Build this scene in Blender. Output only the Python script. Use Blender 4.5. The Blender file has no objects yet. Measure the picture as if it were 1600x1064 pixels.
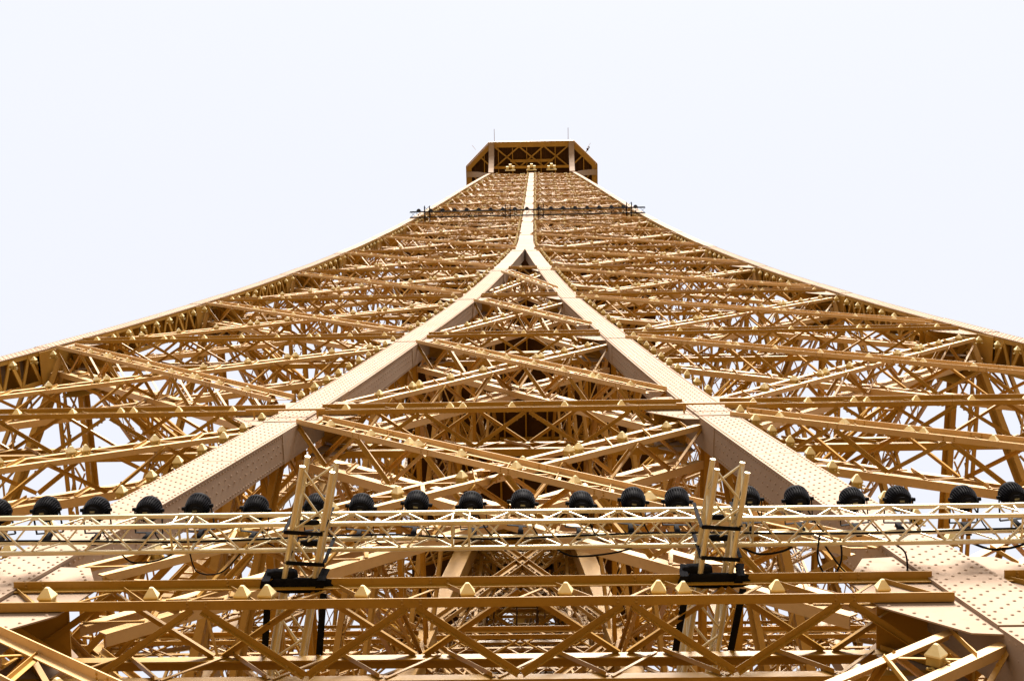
import bpy, math, random
import numpy as np
from mathutils import Matrix, Vector

random.seed(7)
rng = np.random.default_rng(7)
scene = bpy.context.scene
COL = scene.collection

# ------------------------------------------------------------------ camera
cam_data = bpy.data.cameras.new("camera")
cam = bpy.data.objects.new("camera", cam_data)
COL.objects.link(cam)
cam_data.sensor_width = 36.0
cam_data.sensor_fit = 'HORIZONTAL'
cam_data.lens = 1991.127 / 1600.0 * 36.0
cam_data.clip_start = 0.1
cam_data.clip_end = 6000.0
CP = Vector((0.786, -21.618, 117.996))
PIT, YAW, ROLL = math.radians(76.208), math.radians(-5.447), math.radians(4.367)
_fw = Vector((math.sin(YAW) * math.cos(PIT), math.cos(YAW) * math.cos(PIT), math.sin(PIT)))
_r = Vector((math.cos(YAW), -math.sin(YAW), 0.0))
_u = _r.cross(_fw)
_r2 = math.cos(ROLL) * _r + math.sin(ROLL) * _u
_u2 = -math.sin(ROLL) * _r + math.cos(ROLL) * _u
cam.matrix_world = Matrix(((_r2.x, _u2.x, -_fw.x, CP.x), (_r2.y, _u2.y, -_fw.y, CP.y),
                           (_r2.z, _u2.z, -_fw.z, CP.z), (0, 0, 0, 1)))
scene.camera = cam

# ------------------------------------------------------------------ sky and sun
SUN_EL, SUN_AZ = math.radians(50), math.radians(5)     # hazy sun behind the viewer, a little to the right
SKY_STRENGTH, SUN_STRENGTH, EXPOSURE = 0.10, 5.0, 2.1
to_sun = Vector((math.sin(SUN_AZ) * math.cos(SUN_EL), -math.cos(SUN_AZ) * math.cos(SUN_EL), math.sin(SUN_EL)))
world = bpy.data.worlds.new("World")
scene.world = world
world.use_nodes = True
nt = world.node_tree
nt.nodes.clear()
wo = nt.nodes.new("ShaderNodeOutputWorld")
bg = nt.nodes.new("ShaderNodeBackground")
sky = nt.nodes.new("ShaderNodeTexSky")
sky.sky_type = 'NISHITA'
sky.sun_disc = False
sky.sun_elevation = SUN_EL
sky.sun_rotation = math.pi - SUN_AZ
sky.air_density = 1.0
sky.dust_density = 3.0
sky.ozone_density = 1.0
mixs = nt.nodes.new("ShaderNodeMixRGB")                  # thin white overcast in front of the blue
mixs.inputs[0].default_value = 0.93
mixs.inputs[2].default_value = (2.17, 2.20, 2.35, 1)
cn = nt.nodes.new("ShaderNodeTexNoise")
cn.inputs['Scale'].default_value = 1.6
cn.inputs['Detail'].default_value = 4
cr = nt.nodes.new("ShaderNodeMapRange")
cr.inputs['To Min'].default_value = 0.87
cr.inputs['To Max'].default_value = 0.985
nt.links.new(cn.outputs['Fac'], cr.inputs['Value'])
nt.links.new(cr.outputs[0], mixs.inputs[0])
nt.links.new(sky.outputs[0], mixs.inputs[1])
nt.links.new(mixs.outputs[0], bg.inputs[0])
bg.inputs[1].default_value = SKY_STRENGTH
nt.links.new(bg.outputs[0], wo.inputs[0])

sun_data = bpy.data.lights.new("sun", 'SUN')
sun_data.energy = SUN_STRENGTH
sun_data.angle = math.radians(26)
sun_data.color = (1.0, 0.93, 0.85)
sun = bpy.data.objects.new("sun", sun_data)
COL.objects.link(sun)
sun.location = (20, -80, 200)
sun.rotation_euler = (-to_sun).to_track_quat('-Z', 'Y').to_euler()

vs = scene.view_settings
vs.view_transform = 'Standard'
vs.look = 'None'
vs.exposure = EXPOSURE
vs.gamma = 1.0
vs.use_curve_mapping = False
scene.cycles.max_bounces = 8
scene.cycles.diffuse_bounces = 5


# ------------------------------------------------------------------ materials
def new_mat(name):
    m = bpy.data.materials.new(name)
    m.use_nodes = True
    n = m.node_tree.nodes
    return m, n, m.node_tree.links, n['Principled BSDF']


def paint(name, c0, c1, c2, rough=0.5, scale=0.9, bump=0.15, metallic=0.0):
    """painted iron: broad fading, finer dirt, slight brush relief - all in world space"""
    m, n, l, b = new_mat(name)
    geo = n.new("ShaderNodeNewGeometry")
    n1 = n.new("ShaderNodeTexNoise"); n1.inputs['Scale'].default_value = scale
    n1.inputs['Detail'].default_value = 6; n1.inputs['Roughness'].default_value = 0.65
    n2 = n.new("ShaderNodeTexNoise"); n2.inputs['Scale'].default_value = scale * 14
    n2.inputs['Detail'].default_value = 5; n2.inputs['Roughness'].default_value = 0.7
    mp = n.new("ShaderNodeMapping"); mp.inputs['Scale'].default_value = (1, 1, 0.7)
    l.new(geo.outputs['Position'], n1.inputs['Vector'])
    l.new(geo.outputs['Position'], mp.inputs['Vector'])
    l.new(mp.outputs[0], n2.inputs['Vector'])
    r1 = n.new("ShaderNodeValToRGB")
    r1.color_ramp.elements[0].position = 0.36; r1.color_ramp.elements[0].color = (*c0, 1)
    r1.color_ramp.elements[1].position = 0.64; r1.color_ramp.elements[1].color = (*c1, 1)
    l.new(n1.outputs['Fac'], r1.inputs[0])
    r2 = n.new("ShaderNodeMapRange")
    r2.inputs['From Min'].default_value = 0.55; r2.inputs['From Max'].default_value = 0.78
    r2.inputs['To Min'].default_value = 0.0; r2.inputs['To Max'].default_value = 0.4
    l.new(n2.outputs['Fac'], r2.inputs['Value'])
    mx = n.new("ShaderNodeMixRGB"); mx.inputs[2].default_value = (*c2, 1)
    l.new(r2.outputs[0], mx.inputs[0]); l.new(r1.outputs[0], mx.inputs[1])
    l.new(mx.outputs[0], b.inputs['Base Color'])
    b.inputs['Roughness'].default_value = rough
    b.inputs['Metallic'].default_value = metallic
    if not metallic: b.inputs['Specular IOR Level'].default_value = 0.22
    if bump:
        bp = n.new("ShaderNodeBump"); bp.inputs['Strength'].default_value = bump
        bp.inputs['Distance'].default_value = 0.01
        l.new(n2.outputs['Fac'], bp.inputs['Height'])
        l.new(bp.outputs[0], b.inputs['Normal'])
    return m


M_PAINT = paint("bronze_paint", (0.265, 0.134, 0.015), (0.33, 0.178, 0.025), (0.13, 0.060, 0.006))
M_PLATE_LIT = paint("bronze_paint_plate_lit", (0.228, 0.166, 0.122), (0.258, 0.194, 0.147), (0.165, 0.110, 0.068), scale=0.7, rough=0.7)  # same bronze paint made paler: light on the plates put into the colour
M_PLATE_LIT.node_tree.nodes["Principled BSDF"].inputs["Specular IOR Level"].default_value = 0.02
M_BRACE_LIT = paint("bronze_paint_brace_lit", (0.40, 0.245, 0.092), (0.46, 0.292, 0.122), (0.27, 0.152, 0.045))  # same bronze paint again, with the brighter light on the braces painted in
M_PAINT_SHADE = paint("bronze_paint_shaded", (0.215, 0.108, 0.007), (0.265, 0.140, 0.012), (0.12, 0.058, 0.004), rough=0.42)  # same bronze paint darkened: shade under the crossbeams painted into the colour
M_PAINT_SHADE.node_tree.nodes["Principled BSDF"].inputs["Specular IOR Level"].default_value = 0.35
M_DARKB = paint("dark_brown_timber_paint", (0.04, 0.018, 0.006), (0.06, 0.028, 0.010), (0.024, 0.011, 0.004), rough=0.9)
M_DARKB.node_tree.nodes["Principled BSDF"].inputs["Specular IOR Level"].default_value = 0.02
M_ALU = paint("brushed_aluminium", (0.44, 0.37, 0.24), (0.50, 0.43, 0.29), (0.25, 0.18, 0.09), rough=0.36, scale=3, bump=0.05, metallic=0.55)
M_BLACK = paint("black_powder_coat", (0.004, 0.004, 0.005), (0.008, 0.008, 0.010), (0.014, 0.013, 0.012), rough=0.7, scale=8, bump=0.1)
M_BLACK.node_tree.nodes["Principled BSDF"].inputs["Specular IOR Level"].default_value = 0.02
M_RUBBER = paint("black_webbing", (0.004, 0.004, 0.005), (0.008, 0.008, 0.010), (0.014, 0.014, 0.014), rough=0.8, scale=12, bump=0.3)
M_RUBBER.node_tree.nodes["Principled BSDF"].inputs["Specular IOR Level"].default_value = 0.02
M_LAMPBOX = paint("lamp_housing_olive", (0.30, 0.20, 0.05), (0.35, 0.245, 0.07), (0.2, 0.13, 0.035), rough=0.45, scale=5)
M_LAMPCAP = paint("lamp_cover_cream", (0.54, 0.44, 0.22), (0.62, 0.53, 0.31), (0.42, 0.32, 0.12), rough=0.3, scale=4, bump=0.05)
M_DECK = paint("deck_ochre", (0.085, 0.052, 0.018), (0.10, 0.063, 0.022), (0.065, 0.04, 0.013), rough=0.8, scale=0.6)
M_GROUND = paint("gravel_and_lawn", (0.12, 0.085, 0.045), (0.145, 0.105, 0.058), (0.08, 0.056, 0.028), rough=0.95, scale=0.02)
M_LABEL = paint("label_plate", (0.10, 0.09, 0.05), (0.16, 0.14, 0.08), (0.05, 0.05, 0.03), rough=0.5, scale=30, bump=0)


# ------------------------------------------------------------------ mesh helpers
def _tpl_box():
    v = np.array([(x, y, z) for x in (0, 1) for y in (-.5, .5) for z in (-.5, .5)], float)
    f = np.array([(0, 1, 3, 2), (4, 6, 7, 5), (0, 4, 5, 1), (2, 3, 7, 6), (0, 2, 6, 4), (1, 5, 7, 3)])
    return v, f


def _tpl_angle(t=0.13):
    sec = [(0, 0), (1, 0), (1, t), (t, t), (t, 1), (0, 1)]
    v = np.array([(x, y, z) for x in (0, 1) for (y, z) in sec], float)
    f = [(i, (i + 1) % 6, 6 + (i + 1) % 6, 6 + i) for i in range(6)]
    for o in (0, 6):
        f += [(o, o + 1, o + 2, o + 3), (o, o + 3, o + 4, o + 5)]
    return v, np.array(f)


def _tpl_tube(n=10):
    v = np.array([(x, math.cos(2 * math.pi * i / n) * .5, math.sin(2 * math.pi * i / n) * .5) for x in (0, 1) for i in range(n)], float)
    f = [(i, (i + 1) % n, n + (i + 1) % n, n + i) for i in range(n)]
    c = len(v)
    for o in (0, n):
        for i in range(1, n - 2, 2):
            f.append((o, o + i, o + i + 1, o + (i + 2) % n))
    return v, np.array(f)


TPL = {'box': _tpl_box(), 'angle': _tpl_angle(), 'tube': _tpl_tube(10), 'rod': _tpl_tube(6)}
SHARED = {}


def vec(a):
    return np.array(a, float)


def unit(a):
    return a / np.linalg.norm(a)


def mesh_from(name, verts, faces, mat, smooth=False):
    me = bpy.data.meshes.new(name)
    verts = np.asarray(verts, np.float32)
    faces = np.asarray(faces, np.int32)
    nf, k = faces.shape
    me.vertices.add(len(verts)); me.vertices.foreach_set("co", verts.ravel())
    me.loops.add(nf * k); me.loops.foreach_set("vertex_index", faces.ravel())
    me.polygons.add(nf)
    me.polygons.foreach_set("loop_start", np.arange(0, nf * k, k, dtype=np.int32))
    me.polygons.foreach_set("loop_total", np.full(nf, k, np.int32))
    me.polygons.foreach_set("use_smooth", np.full(nf, bool(smooth)))
    me.update(calc_edges=True)
    me.validate()
    me.materials.append(mat)
    return me


class MB:
    """collects pieces that end up in one mesh"""
    def __init__(self):
        self.v, self.f, self.n = [], [], 0

    def add(self, v, f):
        self.v.append(v); self.f.append(np.asarray(f) + self.n); self.n += len(v)

    def bar(self, p0, p1, nrm, prof, sy, sz):
        tv, tf = TPL[prof]
        M, o = bar_axes(p0, p1, nrm, sy, sz)
        self.add(tv @ M + o, tf)

    def box(self, c, s):
        c, s = vec(c), vec(s)
        self.bar(c - vec((s[0] / 2, 0, 0)), c + vec((s[0] / 2, 0, 0)), vec((0, 0, 1)), 'box', s[1], s[2])

    def prism(self, pts, nrm, th):
        """convex polygon extruded by th along nrm, made of quads"""
        pts = [vec(p) for p in pts]
        if len(pts) % 2: pts.append((pts[-1] + pts[0]) / 2)
        n = len(pts); d = unit(vec(nrm)) * th
        v = np.array(pts + [p + d for p in pts])
        f = [(i, (i + 1) % n, n + (i + 1) % n, n + i) for i in range(n)]
        for o in (0, n):
            for i in range(1, n - 2, 2):
                f.append((o, o + i, o + i + 1, o + i + 2))
        self.add(v, f)

    def build(self, name, mat, parent=None, smooth=False, stuff=False):
        if not self.v: return None
        me = mesh_from(name, np.concatenate(self.v), np.concatenate(self.f), mat, smooth)
        o = link(name, me, parent)
        if stuff: o["kind"] = "stuff"
        return o


def bar_axes(p0, p1, nrm, sy, sz):
    t = p1 - p0
    x = unit(t)
    z = nrm - x * (nrm @ x)
    z = unit(z)
    y = np.cross(z, x)
    return np.array([t, y * sy, z * sz]), p0


LOC = {}


def link(name, mesh, parent=None, M=None):
    """one Blender object; geometry / matrix given in world space"""
    o = bpy.data.objects.new(name, mesh)
    COL.objects.link(o)
    if M is None: M = Matrix.Identity(4)
    if parent is not None:
        o.parent = parent
        M = Matrix.Translation(-LOC[parent.name]) @ M
    o.matrix_basis = M
    return o


def empty(name, loc, parent=None):
    o = bpy.data.objects.new(name, None)
    o.empty_display_size = 0.3
    COL.objects.link(o)
    L = Vector(loc)
    LOC[o.name] = L
    if parent is not None:
        o.parent = parent
        o.location = L - LOC[parent.name]
    else:
        o.location = L
    return o


def tag(o, label, cat, group=None, kind=None):
    o["label"] = label; o["category"] = cat
    if group: o["group"] = group
    if kind: o["kind"] = kind
    return o


def bar_obj(name, p0, p1, nrm, prof, sy, sz, mat, parent):
    """a single bar as its own object, sharing the unit mesh of its profile"""
    key = (prof, mat.name)
    if key not in SHARED:
        tv, tf = TPL[prof]
        SHARED[key] = mesh_from(prof + "_bar", tv, tf, mat, smooth=False)
    A, o = bar_axes(vec(p0), vec(p1), vec(nrm), sy, sz)
    M = Matrix(((A[0][0], A[1][0], A[2][0], o[0]), (A[0][1], A[1][1], A[2][1], o[1]), (A[0][2], A[1][2], A[2][2], o[2]), (0, 0, 0, 1)))
    return link(name, SHARED[key], parent, M)


def ordinal(i):
    return ["first", "second", "third", "fourth", "fifth", "sixth", "seventh", "eighth", "ninth", "tenth", "eleventh", "twelfth",
            "thirteenth", "fourteenth", "fifteenth", "sixteenth", "seventeenth", "eighteenth", "nineteenth", "twentieth"][i]


# ------------------------------------------------------------------ tower profile
KN = np.array([118, 150, 190, 230, 273.])
KL = np.log([17.764, 13.457, 9.678, 7.197, 4.748])


def W(z):
    z = (min(z, 274.0) - 118) / 155.; k = (KN - 118) / 155.; s = 0
    for i in range(5):
        t = KL[i]
        for j in range(5):
            if j != i: t *= (z - k[j]) / (k[i] - k[j])
        s += t
    return math.exp(s)


LV = [118.2, 129.901, 141.580, 153.813, 165.229, 176.574, 186.746, 196.828, 206.166, 214.917, 222.739, 231.072,
      238.6, 245.6, 252.2, 258.5, 264.4, 270.0]
GT = [6.50, 5.149, 3.887, 2.839, 1.792, 1.005, 0.335]
NM = 6                               # level where the inner legs meet


def G(z):
    return float(np.interp(z, LV[:7], GT))


def LW(z):                           # width of a leg
    return float(np.interp(z, [118, 187, 272], [0.76, 0.66, 0.50]))


def LD(z):                           # depth of a leg
    return float(np.interp(z, [118, 187, 272], [0.56, 0.52, 0.42]))


def GH(z):
    return float(np.interp(z, [118, 187, 272], [0.77, 0.58, 0.30]))


def GD(z):
    return float(np.interp(z, [118, 187, 272], [0.76, 0.62, 0.22]))


def slope(fn, z):
    return (fn(z + .5) - fn(z - .5))


# ------------------------------------------------------------------ the setting below
def sheet(name, x0, x1, y0, y1, z, mat):
    me = mesh_from(name, [(x0, y0, z), (x1, y0, z), (x1, y1, z), (x0, y1, z)], [(0, 1, 2, 3)], mat)
    o = link(name, me)
    o["kind"] = "structure"
    return o


sheet("ground", -3000, 3000, -3000, 3000, 0.0, M_GROUND)
mb = MB()
mb.box((0, 0, 115.9), (45, 45, 0.6))
dk = mb.build("platform_deck", M_DECK); dk["kind"] = "structure"
sheet("bounce_blocker", -15, 15, -14.5, 15, 116.206, M_DARKB)  # unseen dark sheet, added to cut light bouncing up into the tower

# ------------------------------------------------------------------ the tower
tower = empty("lattice_tower", (0, 0, 116.2))
tag(tower, "huge ochre riveted iron lattice tower rising to a platform", "tower")

RIVET_V = np.array([(math.cos(i * math.pi / 3), math.sin(i * math.pi / 3), 0) for i in range(6)]
                   + [(math.cos(i * math.pi / 3) * .62, math.sin(i * math.pi / 3) * .62, .75) for i in range(6)] + [(0, 0, 1)])
RIVET_F = np.array([(i, (i + 1) % 6, 6 + (i + 1) % 6) for i in range(6)] + [(i, 6 + (i + 1) % 6, 6 + i) for i in range(6)]
                   + [(6 + i, 6 + (i + 1) % 6, 12) for i in range(6)])


class Rivets:
    def __init__(self): self.v, self.f, self.n = [], [], 0

    def add(self, p, nrm, r=0.0225):
        z = unit(vec(nrm)); x = unit(np.cross(z, (0.3, 0.2, 0.9))); y = np.cross(z, x)
        self.v.append(RIVET_V @ np.array([x * r, y * r, z * r * .7]) + p)
        self.f.append(RIVET_F + self.n); self.n += 13

    def build(self, parent, mat):
        if not self.v: return
        me = mesh_from("rivets", np.concatenate(self.v), np.concatenate(self.f), mat, smooth=True)
        o = link("rivets", me, parent); o["kind"] = "stuff"
        return o


def strip(mb, path, widthdir, w, nrm, th, z0, z1, steps, off=0.0, woff=0.0):
    """plate along a curved path between two heights: path(z)->point, w(z) width along widthdir, thickness th along nrm"""
    zs = np.linspace(z0, z1, steps + 1)
    v, f = [], []
    wd, nn = vec(widthdir), vec(nrm)
    for z in zs:
        c = path(z) + wd * woff + nn * off
        ww = w(z) if callable(w) else w
        for (a, b) in ((-.5, 0), (.5, 0), (.5, 1), (-.5, 1)):
            v.append(c + wd * (a * ww) + nn * (b * th))
    n = len(zs)
    for i in range(n - 1):
        for k in range(4):
            f.append((4 * i + k, 4 * i + (k + 1) % 4, 4 * i + 4 + (k + 1) % 4, 4 * i + 4 + k))
    f.append((0, 1, 2, 3)); f.append((4 * n - 4, 4 * n - 3, 4 * n - 2, 4 * n - 1))
    mb.add(np.array(v), f)


def seams(i0, i1):
    """heights where the cover plates butt: a long node plate round every level and one plate between"""
    s = [LV[i0]]
    for i in range(i0, i1):
        a, b = LV[i], LV[i + 1]
        s += [a + (b - a) * .20, a + (b - a) * .60, b - (b - a) * .10]
    s.append(LV[i1])
    return s


def make_leg(name, label, path, i0, i1, wfn, dfn, front, side, laced_side=0, plate_side=(1, -1), detail=False, rivets=0):
    """riveted box leg. front = outward unit vector, side = unit vector along the face. path = middle of the front plate"""
    root = empty(name, path(LV[i0]), tower)
    if label: root["label"] = label
    s = seams(i0, i1)
    front, side = vec(front), vec(side)
    rv = Rivets()
    for k in range(len(s) - 1):
        mb = MB()
        zc = (s[k] + s[k + 1]) / 2
        node = min(abs(zc - z) for z in LV) < 1.9
        proud = .014 if (k % 3 == 0) else 0.0
        gap = .012
        strip(mb, path, side, wfn, front, .018 + proud, s[k] + gap, s[k + 1] - gap, 3)
        mb.build("cover_plate", M_PLATE_LIT, root)
    ribs = [LV[i] + .0 for i in range(i0, i1 + 1)]
    for sg in plate_side:
        if laced_side == sg: continue
        for i in range(i0, i1):
            za, zb = LV[i], LV[i + 1]
            zm = za + (zb - za) * .80
            for (q0, q1, pr) in ((za, zm, 0.0), (zm + .015, zb, .012)):
                mb = MB()
                zs = np.linspace(q0, q1, 4)
                v, f = [], []
                for z in zs:
                    c = path(z) + side * sg * (wfn(z) / 2 - .03)
                    for (a, b) in ((0, 0), (0, 1), (1, 1), (1, 0)):
                        v.append(c - front * (.002 + a * (dfn(z))) + side * sg * (b * (.018 + pr)))
                for j in range(3):
                    for e in range(4):
                        f.append((4 * j + e, 4 * j + (e + 1) % 4, 4 * j + 4 + (e + 1) % 4, 4 * j + 4 + e))
                f += [(0, 1, 2, 3), (12, 13, 14, 15)]
                mb.add(np.array(v), f)
                mb.build("side_plate", M_PLATE_LIT, root)
    mb = MB()                                                      # back of the box
    strip(mb, path, side, lambda z: wfn(z) - .10, -front, .018, LV[i0], LV[i1], 4 * (i1 - i0), off=float(dfn(LV[i0])) - .03)
    mb.build("back_plate", M_PAINT, root)
    if laced_side:
        mb = MB()
        sg = laced_side
        for i in range(i0, i1):
            za, zb = LV[i], LV[i + 1]
            n = max(6, int((zb - za) / .48))
            zs = np.linspace(za, zb, n + 1)
            for j in range(n):
                def P(z, back):
                    return path(z) + side * sg * (wfn(z) / 2 - .02) - front * (.06 if not back else dfn(z) - .06)
                a, b = (zs[j], zs[j + 1])
                mb.bar(P(a, j % 2), P(b, (j + 1) % 2), side * sg, 'box', .15, .03)
                mb.bar(P(a, 0), P(b, 0), side * sg, 'box', .13, .022)
                mb.bar(P(a, 1), P(b, 1), side * sg, 'box', .13, .022)
        mb.build("lacing", M_PAINT, root, stuff=True)
        mb = MB()
        z = LV[i0] + .4
        while z < LV[i1] - .3:
            c = path(z)
            e = side * (wfn(z) / 2 - .05)
            mb.prism([c - e - front * .03, c + e - front * .03, c + e - front * (dfn(z) - .03), c - e - front * (dfn(z) - .03)], (0, 0, 1), .015)
            z += .95
        mb.build("diaphragms", M_PAINT, root, stuff=True)
        for i in range(i0 + 1, i1):
            zt_, zb_ = LV[i] + .25, LV[i] - .16 * (LV[i] - LV[i - 1])
            mb = MB()
            v = []
            for (z, dd) in ((zb_, .95), (LV[i] - .9, 1.45), (zt_, 1.45)):
                c = path(z) + side * laced_side * (wfn(z) / 2 + .005)
                for (a_, b_) in ((0.03, 0), (0.03, 1), (1, 1), (1, 0)):
                    v.append(c - front * (a_ * dfn(z) * dd) + side * laced_side * (b_ * .02))
            f = [(4 * j + e, 4 * j + (e + 1) % 4, 4 * j + 4 + (e + 1) % 4, 4 * j + 4 + e) for j in range(2) for e in range(4)]
            f += [(0, 1, 2, 3), (8, 9, 10, 11)]
            mb.add(np.array(v), f)
            mb.build("node_plate", M_PAINT, root)
            zt_ = LV[i] - .12
            mb = MB()
            c = path(zt_) + side * laced_side * (wfn(zt_) / 2 + .03)
            mb.prism([c - front * .06, c + side * laced_side * 1.1 * (wfn(zt_) / .5) - front * .06,
                      c + side * laced_side * .9 * (wfn(zt_) / .5) - front * 1.1 * dfn(zt_), c - front * 1.35 * dfn(zt_)], (0, 0, 1), .02)
            mb.build("node_shelf", M_PAINT, root)
    if rivets:
        zt = LV[min(i1, rivets)]
        for (offs, step, ph) in ((-.44, .105, 0), (-.30, .21, 0), (-.15, .21, .105), (0, .21, 0), (.15, .21, .105), (.30, .21, 0), (.44, .105, 0)):
            z = LV[i0] + ph
            while z < zt:
                kk = int(np.searchsorted(s, z)) - 1
                pr = .014 if kk % 3 == 0 else 0
                if min(abs(z - q) for q in s) > .05:
                    rv.add(path(z) + side * (offs * wfn(z)) + front * (.017 + pr), front)
                z += step
        for sg in plate_side:
            if laced_side == sg: continue
            for (dep, step, ph) in ((.08, .12, 0), (.32, .26, 0), (.55, .26, .13), (.90, .12, 0)):
                z = LV[i0] + ph
                while z < zt:
                    rv.add(path(z) + side * sg * (wfn(z) / 2 - .012) - front * (dfn(z) * dep), side * sg)
                    z += step
        rv.build(root, M_PLATE_LIT)
    return root


LEG_FRONT = vec((0, -1, 0))
for sx, nm in ((-1, "left"), (1, "right")):
    make_leg("inner_leg", "pale riveted box leg, the %s one of the two that meet in the middle" % nm,
             lambda z, s=sx: vec((s * G(z), -W(z), z)), 0, NM, LW, LD, (0, -1, 0), (1, 0, 0), 0, (1, -1), True, 5)
    make_leg("corner_leg", "pale riveted box leg along the %s edge of the tower" % nm,
             lambda z, s=sx: vec((s * (W(z) + .10), -W(z), z)), 0, len(LV) - 1, lambda z: LW(z) * .70, lambda z: LD(z) * 1.75, (0, -1, 0), (1, 0, 0), -sx, (1, -1), True, 6)


def CWf(z):
    return float(np.interp(z, [186.7, 188.2, 190.5, 200, 270], [1.33, 1.08, .88, .80, .56]))


make_leg("central_column", "pale riveted column where the two inner legs have joined",
         lambda z: vec((0, -W(z), z)), NM, len(LV) - 1, CWf, LD, (0, -1, 0), (1, 0, 0), 0, (1, -1), True, 0)


# plain box legs of the other faces and of the inner corners
def plain_leg(name, path, i0, i1, w):
    mb = MB()
    zs = []
    for i in range(i0, i1):
        zs += list(np.linspace(LV[i], LV[i + 1], 3)[:-1])
    zs.append(LV[i1])
    for a, b in zip(zs[:-1], zs[1:]):
        mb.bar(path(a), path(b), vec((0, 1, 0.0)), 'box', w(a), w(a))
    return mb.build(name, M_PAINT, tower)


TOPI = len(LV) - 1
for sx in (-1, 1):
    plain_leg("rear_corner_leg", lambda z: vec((sx * W(z), W(z) - .35, z)), 0, TOPI, lambda z: LW(z))
    plain_leg("rear_inner_leg", lambda z: vec((sx * G(z), W(z) - .35, z)), 0, NM, lambda z: LW(z) * .9)
    for sy in (-1, 1):
        plain_leg("side_inner_leg", lambda z: vec((sx * (W(z) + .02), sy * G(z), z)), 0, NM, lambda z: LW(z) * .9)
        plain_leg("core_leg", lambda z: vec((sx * (G(z) + .25), sy * (G(z) + .25), z)), 0, NM, lambda z: LW(z) * .9)
    plain_leg("side_column", lambda z: vec((sx * W(z), 0, z)), NM, TOPI, lambda z: .6)
plain_leg("rear_column", lambda z: vec((0, W(z) - .3, z)), NM, TOPI, lambda z: .6)

# ------------------------------------------------------------------ lattice girders
COUNT = {'chord': 0, 'lattice_bar': 0}
LAMPS = []          # (position, normal, axis, label, weight)


def girder(name, A, B, nrm, h, d, pitch, mode, trim=(0.0, 0.0), a=0.095, sink=None, ochre=False, label=None, inward=False, cmat=None):
    """box lattice girder. mode 'full': own part with single chords and bars; 'part': own part, lattice joined; 'sink': into sink mesh"""
    A, B, nrm = vec(A), vec(B), unit(vec(nrm))
    ax = unit(B - A)
    nrm = unit(nrm - ax * (nrm @ ax))
    b = np.cross(ax, nrm)
    if b[2] < 0: b = -b
    A = A + ax * trim[0]; B = B - ax * trim[1]
    L = np.linalg.norm(B - A)
    if L < .4: return
    root = None
    if mode != 'sink':
        root = empty(name, (A + B) / 2, tower)
        if label: root["label"] = label
    mat = M_PAINT_SHADE if ochre else M_PAINT  # crossbeams take the shaded tone of the bronze paint
    yref = np.cross(nrm, ax)                       # direction of +sy
    up = 1.0 if yref @ b > 0 else -1.0

    def put(nm, p0, p1, n, prof, sy, sz, m, single):
        if mode == 'full' and single:
            bar_obj(nm, p0, p1, n, prof, sy, sz, m, root); COUNT[nm] = COUNT.get(nm, 0) + 1
        else:
            tgt = sink if mode == 'sink' else (rest_o if m is M_PAINT_SHADE else (rest_t if m is M_BRACE_LIT else rest))
            tgt.bar(vec(p0), vec(p1), vec(n), prof, sy, sz)

    rest, rest_o, rest_t = MB(), MB(), MB()
    grv = Rivets()
    cprof = 'angle'
    for (sv, bk) in ((1, 0), (-1, 0), (1, 1), (-1, 1)):
        off = b * (sv * h / 2) - nrm * (d * bk)
        ab = a if not bk else a * 1.5
        zl_ = (-a if inward else a) if not bk else -ab
        put("chord", A + off, B + off, nrm, cprof, -sv * up * ab, zl_, cmat or mat, True)
    # bottom and top faces: V lacing between front and back chords
    nv = max(2, int(round(L / (pitch / 2))))
    for (sv, ph) in ((-1, 0), (1, 1)):
        for j in range(nv):
            t0, t1 = (j + .03) / nv, (j + .97) / nv
            f0, f1 = ((j + ph) % 2), ((j + 1 + ph) % 2)
            p0 = A + (B - A) * t0 + b * (sv * (h / 2 - .012)) - nrm * (.03 if not f0 else d - .03)
            p1 = A + (B - A) * t1 + b * (sv * (h / 2 - .012)) - nrm * (.03 if not f1 else d - .03)
            put("lattice_bar", p0, p1, b * sv, 'angle' if mode != 'sink' else 'box', .070 if mode != 'sink' else .042, .055 if sv < 0 else -.055, mat, sv < 0)
            if mode == 'full' and sv < 0:
                for q in (.10, .20):
                    dq = unit(p1 - p0) * q
                    for pe in (p0 + dq, p1 - dq):
                        grv.add(pe - b * .008 + np.cross(unit(p1 - p0), b) * 0.0, -b, .022)
    if mode == 'full' and not inward:
        for j in range(0, nv + 1, 2):
            for dx in (-.09, .09):
                for dn in (.03, .068):
                    for sv in (1, -1):
                        pe = A + (B - A) * (j / nv) + ax * (dx + (.22 if sv > 0 else 0))
                        if 0.1 < (pe - A) @ ax < L - .1:
                            grv.add(pe + b * (sv * h / 2 - (.014 if sv > 0 else 0.0)) + nrm * dn, -b, .017)
    # front and back faces: zigzag
    nz = max(2, int(round(L / (pitch * .27))))
    for (dep, single) in ((-.012, True), (-d + .012, False)):
        for j in range(nz):
            t0, t1 = (j + .06) / nz, (j + .94) / nz
            hi, lo = (h / 2 - .03), (-h / 2 + .03)
            p0 = A + (B - A) * t0 + b * (hi if j % 2 == 0 else lo) + nrm * dep
            p1 = A + (B - A) * t1 + b * (lo if j % 2 == 0 else hi) + nrm * dep
            thick = j % 2 == 0
            put("lattice_bar", p0, p1, nrm, 'angle' if (thick and mode != 'sink') else 'box', .058 if thick else .034, .05 if thick else .012, mat, single and thick)
    if mode != 'sink':
        grv.build(root, mat)
        rest.build("lacing", M_PAINT, root, stuff=True)
        rest_o.build("lacing", M_PAINT_SHADE, root, stuff=True)
        rest_t.build("chords", M_BRACE_LIT, root, stuff=True)
    return A, B, nrm, b, L


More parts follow.
